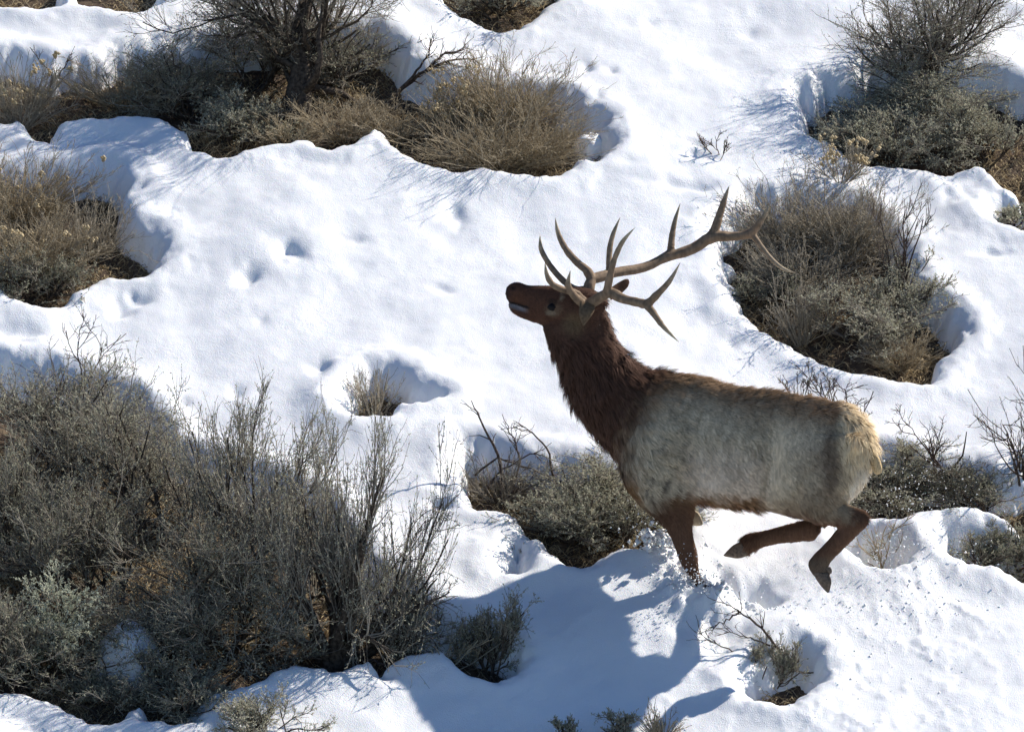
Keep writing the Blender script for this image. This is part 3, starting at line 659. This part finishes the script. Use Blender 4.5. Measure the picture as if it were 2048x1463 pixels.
dg = bpy.context.evaluated_depsgraph_get(); body_me = bpy.data.meshes.new_from_object(to.evaluated_get(dg))
bpy.data.objects.remove(to); bpy.data.meshes.remove(tmp)
nV = len(body_me.vertices); BV = np.zeros(nV * 3, np.float32); body_me.vertices.foreach_get('co', BV); BV = BV.reshape(-1, 3).astype(float)
BN = np.zeros(nV * 3, np.float32); body_me.vertices.foreach_get('normal', BN); BN = BN.reshape(-1, 3).astype(float)
# muscle and coat relief
px, py = to_px(BV)
bulge = 0.018 * fbm(BV[:, 0] * 5, BV[:, 2] * 5, 7, 2) + 0.006 * fbm(BV[:, 0] * 22, BV[:, 2] * 17 + BV[:, 1] * 9, 8, 2)
trunkw = smooth(1230, 1290, px) * smooth(1035, 1000, py)
def hump(cx, cy, sx, sy): return np.exp(-((px - cx) / sx) ** 2 - ((py - cy) / sy) ** 2)
bulge = bulge + (np.abs(BN[:, 1]) ** .5) * (0.05 * hump(1315, 900, 45, 80) + 0.05 * hump(1640, 905, 52, 75) - 0.055 * hump(1530, 930, 30, 95) - 0.018 * hump(1385, 880, 22, 90) + 0.014 * hump(1330, 800, 40, 26) + .012 * hump(1620, 825, 26, 18) - .02 * hump(1250, 880, 16, 70))
BV += BN * (bulge * (0.25 + 0.75 * trunkw))[:, None]
body_me.vertices.foreach_set('co', BV.astype(np.float32).ravel()); body_me.update()
body_me.polygons.foreach_set('use_smooth', np.ones(len(body_me.polygons), bool))

TOPX = np.array([1232,1256,1286,1308,1364,1401,1441,1493,1548,1604,1641,1677,1703,1729,1751,1765.]); TOPY = np.array([700,708,732,737,740,752,767,776,783,793,800,805,820,842,876,930.])
BOTX = np.array([1235,1260,1300,1340,1382,1440,1489,1522,1548,1585,1626,1660,1690.]); BOTY = np.array([920,983,1015,1015,1012,1012,1018,1018,1027,1038,1042,1040,1000.])
def coat(px, py, y):
    n1 = fbm(px * 0.03, py * 0.03 + y * 7, 101, 3); n2 = fbm(px * 0.16 + py * .07, py * 0.05 + y * 20, 103, 3); n3 = fbm(px * .06, py * .055 + y * 9, 107, 3)
    pxn = px + 18 * n1 + 14 * n2; pyn = py + 14 * n1 + 10 * n2
    c = lambda *v: np.array(v)[None]
    flank = c(.61, .495, .335); brown = c(.27, .16, .08); dark = c(.098, .046, .027); leg = c(.14, .07, .038); rump = c(.82, .64, .40); belly = c(.26, .135, .055); pale = c(.78, .63, .48)
    col = np.repeat(flank, len(px), 0)
    def mix(m, b):
        nonlocal col
        col = col * (1 - m[:, None]) + b * m[:, None]
    ty = np.interp(px, TOPX, TOPY); by = np.interp(px, BOTX, BOTY)
    mix(smooth(870, 950, pyn) * smooth(1330, 1400, pxn) * smooth(1560, 1500, pxn) * .8, pale)
    mix(smooth(.02, .3, n3 + .3 * n2) * .4 * smooth(1250, 1300, px), c(.33, .27, .19))          # mottling
    mix(smooth(.22, .42, n2 + .5 * n3) * .75 * smooth(1250, 1290, px) * smooth(1420, 1330, px) * smooth(850, 880, py), c(.07, .055, .045))
    mix(smooth(85, 10, pyn - ty) * .9, brown)                                   # saddle along the spine
    mix(smooth(40, 8, by - pyn) * smooth(1300, 1350, px) * smooth(1550, 1500, px), belly)
    mix(smooth(1540, 1650, pxn) * smooth(1000, 950, pyn) * smooth(830, 900, pyn) * .5, c(.17, .13, .095))
    mix(smooth(1625, 1662, pxn) * smooth(1705, 1680, pxn) * smooth(1010, 985, pyn) * smooth(840, 870, pyn) * .75, c(.13, .085, .055))
    mix(smooth(950, 1015, pyn) * smooth(1510, 1580, pxn) * .85, c(.27, .19, .115))
    rb = 1672 + 0.10 * (py - 800)
    mix(smooth(rb - 22, rb + 20, pxn) * smooth(1003, 985, pyn), rump)
    mix(smooth(1688, 1705, pxn) * smooth(905, 950, pyn) * smooth(1003, 988, py), c(.72, .62, .48))
    nb = np.interp(py, [560, 700, 740, 790, 850, 920, 980], [1400, 1350, 1330, 1275, 1256, 1248, 1253])
    mix(smooth(nb + 105, nb + 5, pxn) * smooth(890, 790, py) * .8, brown)
    mix(smooth(nb + 48, nb - 30, pxn) * smooth(985, 955, py), dark)
    mix(smooth(nb - 60, nb - 5, pxn) * smooth(.0, .35, n2) * smooth(690, 720, py) * smooth(nb + 20, nb - 5, pxn) * .55, c(.24, .15, .08))
    fl = smooth(980, 1028, pyn + (px - 1330) * .12) * smooth(1412, 1402, px)
    mix(fl, leg)
    mix(smooth(1290, 1262, pxn) * smooth(945, 975, py), belly)
    hl = np.maximum(smooth(1032, 1054, pyn + .15 * (1700 - px)) * smooth(1430, 1440, px), smooth(1688, 1706, pxn) * smooth(998, 1010, py))
    mix(np.where(y > .06, np.maximum(hl, smooth(1030, 1040, py) * smooth(1430, 1440, px)), hl), leg)
    mix(smooth(1100, 1125, py) * smooth(1600, 1610, px), c(.14, .095, .06))
    # face: warmer muzzle, paler cheek, pale lower lip, light eye surround
    mix(smooth(1135, 1115, px) * smooth(660, 640, py) * .5, c(.115, .046, .024))
    mix(smooth(34, 8, np.hypot(px - 1145, (py - 648))) * .5, c(.22, .15, .075))
    my = 603 + (px - 1018) * .30
    mix(smooth(1058, 1044, px) * smooth(my - 1, my + 2, py) * smooth(my + 14, my + 8, py) * .8, c(.30, .27, .27))
    mix(smooth(1062, 1054, px) * smooth(3.5, 1.5, np.abs(py - my)), c(.012, .008, .008))
    mix(smooth(7, 3, np.hypot(px - 1025, (py - 577) * 1.3)) * .9, c(.012, .008, .008))
    mix(smooth(24, 8, np.hypot(px - 1106, (py - 618) * 1.2)) * .4, c(.24, .17, .10))
    mix(smooth(13, 4, np.hypot(px - 1118, py - 592)) * smooth(-.1, .25, n2) * .8, c(.40, .31, .2))
    mix(smooth(9, 4, np.hypot((px - 1103) * .6, py - 603)) * .7, c(.03, .016, .011))
    mix(smooth(7, 3, np.hypot((px - 1100) * .5, py - 625)) * .7, c(.30, .23, .15))
    mix(smooth(1024, 1013, px) * smooth(602, 596, py) * .6, c(.03, .018, .015))
    return np.clip(col, 0, 1)

def set_col(me, col):
    a = me.color_attributes.new('coat', 'FLOAT_COLOR', 'POINT')
    a.data.foreach_set('color', np.concatenate([col, np.ones((len(col), 1))], 1).astype(np.float32).ravel())

px, py = to_px(BV); BC = coat(px, py, BV[:, 1] - yaw_dep(px)); set_col(body_me, BC)
M_COAT = mat_coat('elk coat', 0.22); M_FUR = mat_coat('elk fur', 0.12)
body = obj('body', body_me, M_COAT, ELK)

# fur: short blades lying along the hair flow
def cell_rand(p, size, seed):
    q = np.floor(p / size).astype(np.int64)
    return np.stack([_hash(q[:, 0] * 7 + q[:, 1] * 131, q[:, 2] * 17 + k * 911, seed + k) for k in range(4)], -1) - 0.5
def fur():
    r = rng_(3); body_me.calc_loop_triangles(); nt = len(body_me.loop_triangles)
    T = np.zeros(nt * 3, np.int32); body_me.loop_triangles.foreach_get('vertices', T); T = T.reshape(-1, 3)
    a = np.linalg.norm(np.cross(BV[T[:, 1]] - BV[T[:, 0]], BV[T[:, 2]] - BV[T[:, 0]]), axis=1)
    N = 270000; i = r.choice(nt, N, p=a / a.sum()); w = r.dirichlet((1, 1, 1), N)
    p = (BV[T[i]] * w[:, :, None]).sum(1); n = nrm((BN[T[i]] * w[:, :, None]).sum(1))
    x, y = to_px(p)
    head = smooth(1215, 1190, x) * smooth(690, 660, y); neck = smooth(1345, 1255, x) * smooth(960, 900, y) * (1 - head)
    legs = smooth(1030, 1060, y)
    ru = smooth(1670, 1700, x) * smooth(1010, 990, y)
    fl = np.array([.85, 0, -.55]) * np.ones((N, 1)); fl = fl * (1 - neck[:, None]) + np.array([.45, 0, -.9]) * neck[:, None]
    fl = fl * (1 - head[:, None]) + np.array([1, 0, -.15]) * head[:, None]; fl = fl * (1 - legs[:, None]) + np.array([.1, 0, -1]) * legs[:, None]
    fl = fl * (1 - ru[:, None]) + np.array([.35, 0, -1]) * ru[:, None]
    ty = np.interp(x, TOPX, TOPY)
    top = smooth(50, 15, y - ty) * smooth(1230, 1240, x); bl = smooth(25, 5, np.interp(x, BOTX, BOTY) - y) * smooth(1380, 1400, x) * smooth(1530, 1510, x)
    shag = np.clip(neck + .8 * ru + .6 * top + bl + .35 * smooth(1420, 1300, x), 0, 1) * (1 - head)
    c1 = cell_rand(p + .01 * r.normal(0, .35, (N, 3)), .022, 5); c2 = cell_rand(p + .01 * r.normal(0, .5, (N, 3)), .05, 9)
    tx = fbm(p[:, 0] * 7, p[:, 2] * 7, 33, 2)
    amp = (.25 + .42 * shag)[:, None] * (1 - .45 * head)[:, None] * (1 - .5 * legs)[:, None]
    fl = fl + np.stack([tx * .7, 0 * tx, -tx * .6], -1) + (c1[:, :3] * .8 + c2[:, :3] * .45) * amp + r.normal(0, .09, (N, 3))
    fl = nrm(fl - n * (fl * n).sum(1)[:, None])
    ln = 0.036 + 0.030 * neck * (0.35 + 0.65 * smooth(650, 730, y)) - 0.021 * head - 0.020 * legs * (1 - neck) + 0.022 * ru + 0.014 * top + 0.022 * bl
    ln = np.maximum(ln, .007) * r.uniform(.6, 1.2, N) * (1 + .5 * c1[:, 3])
    lift = np.maximum(.05, (0.15 + 0.10 * shag) + (c1[:, 3] * .35 + c2[:, 3] * .2) * (.4 + shag))[:, None] * (1 - .5 * legs)[:, None]
    s = nrm(np.cross(fl, n)) * (0.0013 + 0.0008 * r.random(N))[:, None]
    p0 = p - n * .002; tip = p + (fl + n * lift) * ln[:, None]; mid = p + (fl * .5 + n * lift * .75) * ln[:, None]
    V = np.stack([p0 - s, p0 + s, mid + s * .8, mid - s * .8, tip], 1).reshape(-1, 3)
    k = np.arange(N)[:, None] * 5
    F = np.concatenate([np.concatenate([k, k + 1, k + 2], 1), np.concatenate([k, k + 2, k + 3], 1), np.concatenate([k + 3, k + 2, k + 4], 1)])
    col = (BC[T[i]] * w[:, :, None]).sum(1) * (1 + (.28 + .2 * shag) * c1[:, 3] + (.16 + .15 * shag) * c2[:, 3] + r.uniform(-.28, .28, N))[:, None]
    col = np.clip(col, .004, None); col = col / np.maximum(1, col.max(1) / .85)[:, None]; rc = np.repeat(col, 5, 0).reshape(N, 5, 3); rc[:, :2] *= .75; rc[:, 4] = np.clip(rc[:, 4] * 1.25, 0, 1)
    me = mesh_np('fur', V, F, True); set_col(me, rc.reshape(-1, 3))
    tag(obj('fur', me, M_FUR, ELK), kind='stuff')
fur()

# antlers
M_ANT = mat_coat('antler', .22)
M_DARK = mat_plain('hoof horn', (.13, .095, .068), .6, .3, .5, 60, .006)
M_HOOFP = mat_plain('hoof sole', (.42, .33, .22), .6, .3, .25, 40, .002)
def smooth_line(q, m):
    q = np.array(q, float); K = len(q); t = np.linspace(0, K - 1, m)
    i = np.clip(t.astype(int), 0, K - 2); f = (t - i)[:, None]
    p0 = q[np.clip(i - 1, 0, K - 1)]; p1 = q[i]; p2 = q[i + 1]; p3 = q[np.clip(i + 2, 0, K - 1)]
    return 0.5 * ((2 * p1) + (-p0 + p2) * f + (2 * p0 - 5 * p1 + 4 * p2 - p3) * f ** 2 + (-p0 + 3 * p1 - 3 * p2 + p3) * f ** 3)

def antler(lines, label):
    B = Bag(); r = rng_(9); ctr = []; tt = []
    for ln in lines:
        q = smooth_line(ln, 30)
        P = E(q[:, 0], q[:, 1], q[:, 2], 1180.0); Rd = q[:, 3] * MM
        ctr.append(P); tt.append(Rd); Rd = Rd * (1 + 0.10 * r.normal(0, .5, 30) * (Rd > .015))
        V, F = tubes(P[None], np.maximum(Rd, .0022)[None], 10); k = len(V)
        V = np.concatenate([V, P[:1], P[-1:]]); j = np.arange(10); j1 = (j + 1) % 10
        B.add(V, np.concatenate([F, np.stack([j1, j, np.full(10, k), np.full(10, k)], -1)[:, [0, 1, 2, 2]], np.stack([k - 10 + j, k - 10 + j1, np.full(10, k + 1), np.full(10, k + 1)], -1)]))
    Va = np.concatenate(B.V).tolist(); Fa = [tuple(dict.fromkeys(int(i) for i in f)) for f in np.concatenate(B.F)]
    me = bpy.data.meshes.new('antler'); me.from_pydata(Va, [], Fa); me.update(); t = bpy.data.objects.new('t', me); C.objects.link(t)
    for mod in ('REMESH',):
        m = t.modifiers.new('r', mod); m.mode = 'VOXEL'; m.voxel_size = 0.0042
    m = t.modifiers.new('s', 'SMOOTH'); m.factor = .5; m.iterations = 4
    me2 = bpy.data.meshes.new_from_object(t.evaluated_get(bpy.context.evaluated_depsgraph_get())); bpy.data.objects.remove(t)
    me2.polygons.foreach_set('use_smooth', np.ones(len(me2.polygons), bool)); me2.name = 'antler'
    v = np.zeros(len(me2.vertices) * 3, np.float32); me2.vertices.foreach_get('co', v); v = v.reshape(-1, 3)
    cp = np.concatenate(ctr); ct = np.concatenate(tt); near = np.zeros(len(v)); bd = np.full(len(v), 9.0)
    for c_, t_ in zip(cp, ct):
        dd = ((v - c_) ** 2).sum(1); k_ = dd < bd; bd[k_] = dd[k_]; near[k_] = t_
    f = smooth(.020, .006, near)[:, None]; g_ = fbm(v[:, 0] * 40, v[:, 2] * 40 + v[:, 1] * 30, 5, 2)[:, None]
    set_col(me2, np.clip((np.array([[.22, .15, .095]]) * (1 - f) + np.array([[.46, .37, .25]]) * f) * (1 + .45 * g_), 0, 1))
    return tag(obj('antler', me2, M_ANT, ELK), label)

antler([  # far antler: px, py, depth, radius px
 [(1178,582,.09,11),(1182,560,.12,11),(1203,553,.17,10),(1233,544,.24,9.5),(1274,538,.32,9.5),(1303,529,.37,9.5),(1333,513,.41,10),(1362,506,.43,9.5),(1392,494,.45,10.5),(1415,478,.46,11.5),(1436,472,.46,11),(1460,473,.46,9),(1482,471,.45,9),(1503,465,.44,8.5),(1518,447,.42,6.5),(1530,428,.41,4),(1540,411,.40,.8)],
 [(1500,466,.44,7),(1510,476,.43,6),(1530,503,.40,5),(1548,523,.38,4.5),(1568,538,.36,3.5),(1592,546,.34,.8)],
 [(1420,478,.46,10),(1431,455,.47,9),(1441,424,.49,7.5),(1450,396,.50,5),(1459,370,.51,.8)],
 [(1338,514,.41,8),(1342,494,.43,7),(1344,472,.45,6),(1350,441,.47,4.5),(1361,405,.49,.8)],
 [(1220,550,.2,7.5),(1218,527,.22,6),(1220,494,.25,5.5),(1227,466,.27,4.5),(1241,433,.29,.8)],
 [(1184,560,.12,10),(1174,541,.14,8.5),(1156,526,.17,7.5),(1133,500,.21,6.5),(1117,468,.24,5),(1110,434,.26,.8)],
 [(1172,580,.10,8),(1150,578,.12,7),(1133,567,.14,6.5),(1112,546,.17,6),(1095,523,.19,5.5),(1082,497,.21,4.8),(1080,469,.22,.8)],
], None)
antler([  # near antler
 [(1170,620,-.03,13),(1170,612,-.05,12),(1187,603,-.09,10.5),(1209,589,-.15,10),(1224,586,-.18,10),(1245,597,-.23,9),(1274,604,-.29,8.5),(1294,607,-.33,9),(1312,591,-.36,7),(1339,562,-.39,5),(1361,524,-.41,.8)],
 [(1290,607,-.33,8),(1304,622,-.36,7),(1327,653,-.41,5),(1358,684,-.45,.8)],
 [(1214,590,-.16,9),(1216,572,-.19,8),(1221,548,-.22,7),(1230,515,-.25,5.5),(1246,482,-.27,4.5),(1270,455,-.29,.8)],
 [(1172,612,-.06,9),(1158,601,-.09,8),(1144,586,-.13,7),(1136,568,-.16,5.5),(1141,540,-.18,.8)],
 [(1170,605,-.04,8),(1152,587,-.06,7.5),(1127,579,-.09,6.5),(1106,569,-.12,6),(1094,550,-.14,5),(1090,525,-.15,.8)],
], None)

# small parts built as lofts
def small(name, secs, mat, label=None, egg=0.0):
    b = []; loft(b, secs, egg); V, F = b[0]
    me = bpy.data.meshes.new(name); me.from_pydata(V.tolist(), [], [tuple(int(i) for i in f) for f in F]); me.update()
    me.polygons.foreach_set('use_smooth', np.ones(len(me.polygons), bool))
    o = obj(name, me, mat, ELK)
    if label: o['label'] = label
    return o
M_EARP = mat_plain('pale ear', (.15, .098, .056), .8, .2, .35, 60, .003)
M_EARB = mat_plain('brown ear', (.10, .05, .028), .8, .2, .35, 60, .003)
M_EYE = mat_plain('eye', (.008, .006, .006), .35, .15, .1)
M_TAIL = mat_plain('tail hair', (.60, .43, .23), .85, .2, .3, 90, .006)
small('ear', [(1162,603,1186,606,.012,-.10),(1158,616,1190,616,.018,-.13),(1158,630,1184,630,.016,-.155),(1162,642,1176,641,.01,-.165),(1166,651,1169,650,.003,-.17)], M_EARP)
small('ear', [(1214,580,1222,600,.012,.10),(1226,572,1236,592,.02,.13),(1238,564,1247,583,.018,.15),(1250,558,1256,573,.012,.16),(1257,558,1259,564,.004,.165)], M_EARB)
for eye_d in (-.024, .136):
    small('eye', [(1094,614,1095,616,.004,eye_d),(1099,608,1099,620,.013,eye_d),(1105,606,1106,622,.018,eye_d),(1111,609,1111,620,.013,eye_d),(1115,614,1115,617,.004,eye_d)], M_EYE)
small('tail', [(1728,868,1716,880,.03,-.01),(1746,895,1730,908,.034,-.02),(1759,917,1741,928,.033,-.025),(1764,934,1748,944,.026,-.03),(1763,945,1754,949,.010,-.03)], M_TAIL)
def hoof(toes, mat, dep):
    for s in (-1, 1):
        small('hoof', [(a, b, c_, d, w, dep + s * 0.021) for a, b, c_, d, w in toes], mat)
small('dewclaw', [(1650,1134,1661,1133,.008,-.165),(1652,1140,1664,1140,.010,-.165),(1656,1146,1663,1146,.005,-.165)], M_DARK)
small('dewclaw', [(1650,1134,1661,1133,.008,-.125),(1652,1140,1664,1140,.010,-.125),(1656,1146,1663,1146,.005,-.125)], M_DARK)
hoof([(1629,1143,1656,1145,.016),(1630,1153,1661,1153,.022),(1638,1166,1663,1163,.023),(1646,1176,1661,1174,.016),(1655,1185,1659,1183,.005)], M_DARK, -.15)
hoof([(1497,1105,1482,1082,.016),(1489,1113,1467,1089,.022),(1475,1116,1455,1100,.022),(1461,1114,1450,1106,.014),(1450,1112,1447,1109,.005)], M_DARK, .14)
hoof([(1372,1032,1386,1018,.018),(1378,1044,1396,1024,.021),(1386,1050,1402,1033,.019),(1396,1051,1405,1042,.012),(1403,1050,1406,1047,.004)], M_HOOFP, .17)
hoof([(1396,1172,1414,1168,.018),(1400,1184,1424,1178,.02),(1406,1196,1430,1190,.018)], M_DARK, -.13)
tag(ELK, 'brown bull elk with branching antlers bounding left through snow, head raised', 'elk')

# ------------------------------------------------------------------ kicked-up snow
def spray():
    r = rng_(44); P = []; S = []
    def cloud(cx, cy, sx, sy, n, dep, smin, smax, pw=2.5):
        x = r.normal(cx, sx, n); y = r.normal(cy, sy, n); P.append(at_plane(x, y, Y0 + dep + r.normal(0, .08, n)))
        S.append(smin + (smax - smin) * r.random(n) ** pw)
    cloud(1318, 1070, 24, 26, 90, .22, .003, .014); cloud(1298, 1082, 15, 13, 80, .2, .006, .024, 1.2); cloud(1330, 1086, 24, 12, 110, .18, .006, .022, 1.2); cloud(1360, 1130, 30, 22, 160, -.1, .002, .006); cloud(1380, 1160, 40, 14, 300, -.2, .002, .007)
    cloud(1280, 1040, 28, 22, 40, .25, .002, .008); cloud(1392, 1150, 22, 12, 90, -.15, .003, .010); cloud(1400, 1070, 14, 18, 26, .1, .002, .007)
    cloud(1470, 1170, 48, 20, 130, -.05, .0025, .007); cloud(1840, 1100, 65, 32, 200, .3, .0025, .008); cloud(1830, 985, 70, 38, 220, .35, .002, .006)
    cloud(1775, 1110, 34, 26, 60, .1, .0025, .006); cloud(1632, 1058, 18, 13, 45, .06, .002, .005); cloud(1645, 1148, 9, 16, 22, -.2, .002, .006)
    p = np.concatenate(P); s = np.concatenate(S)
    # clods lying on the snow, along the kick trail and over the lower right
    def lay(cx, cy, sx, sy, n, smin, smax):
        x = r.normal(cx, sx, n); y = r.normal(cy, sy, n); q = hit(x, y, SNOW_T); q[:, 2] = snow_z(q[None, :, 0], q[None, :, 1])[0] + .001
        return q, smin + (smax - smin) * r.random(n) ** 2.2
    for a in [(1410,1180,26,14,120,.006,.02),(1450,1205,34,10,110,.005,.018),(1350,1165,35,14,80,.004,.012),(1520,1222,40,8,50,.004,.010),(1780,1280,110,55,90,.003,.009),(1700,1380,140,45,40,.003,.007),(1850,1230,60,20,60,.003,.011)]:
        q, t = lay(*a); p = np.concatenate([p, q]); s = np.concatenate([s, t])
    n = len(p); V = p[:, None] + OCT_V[None] * s[:, None, None] * r.uniform(.6, 1.35, (n, 6, 1)) + r.normal(0, .18, (n, 6, 3)) * s[:, None, None]
    F = (np.arange(n)[:, None, None] * 6 + OCT_F[None]).reshape(-1, 3)
    tag(obj('snow_spray', mesh_np('snow_spray', V.reshape(-1, 3), F, True), M_SNOW), 'clods and grains of snow kicked up round the elk', 'snow', kind='stuff')
spray()
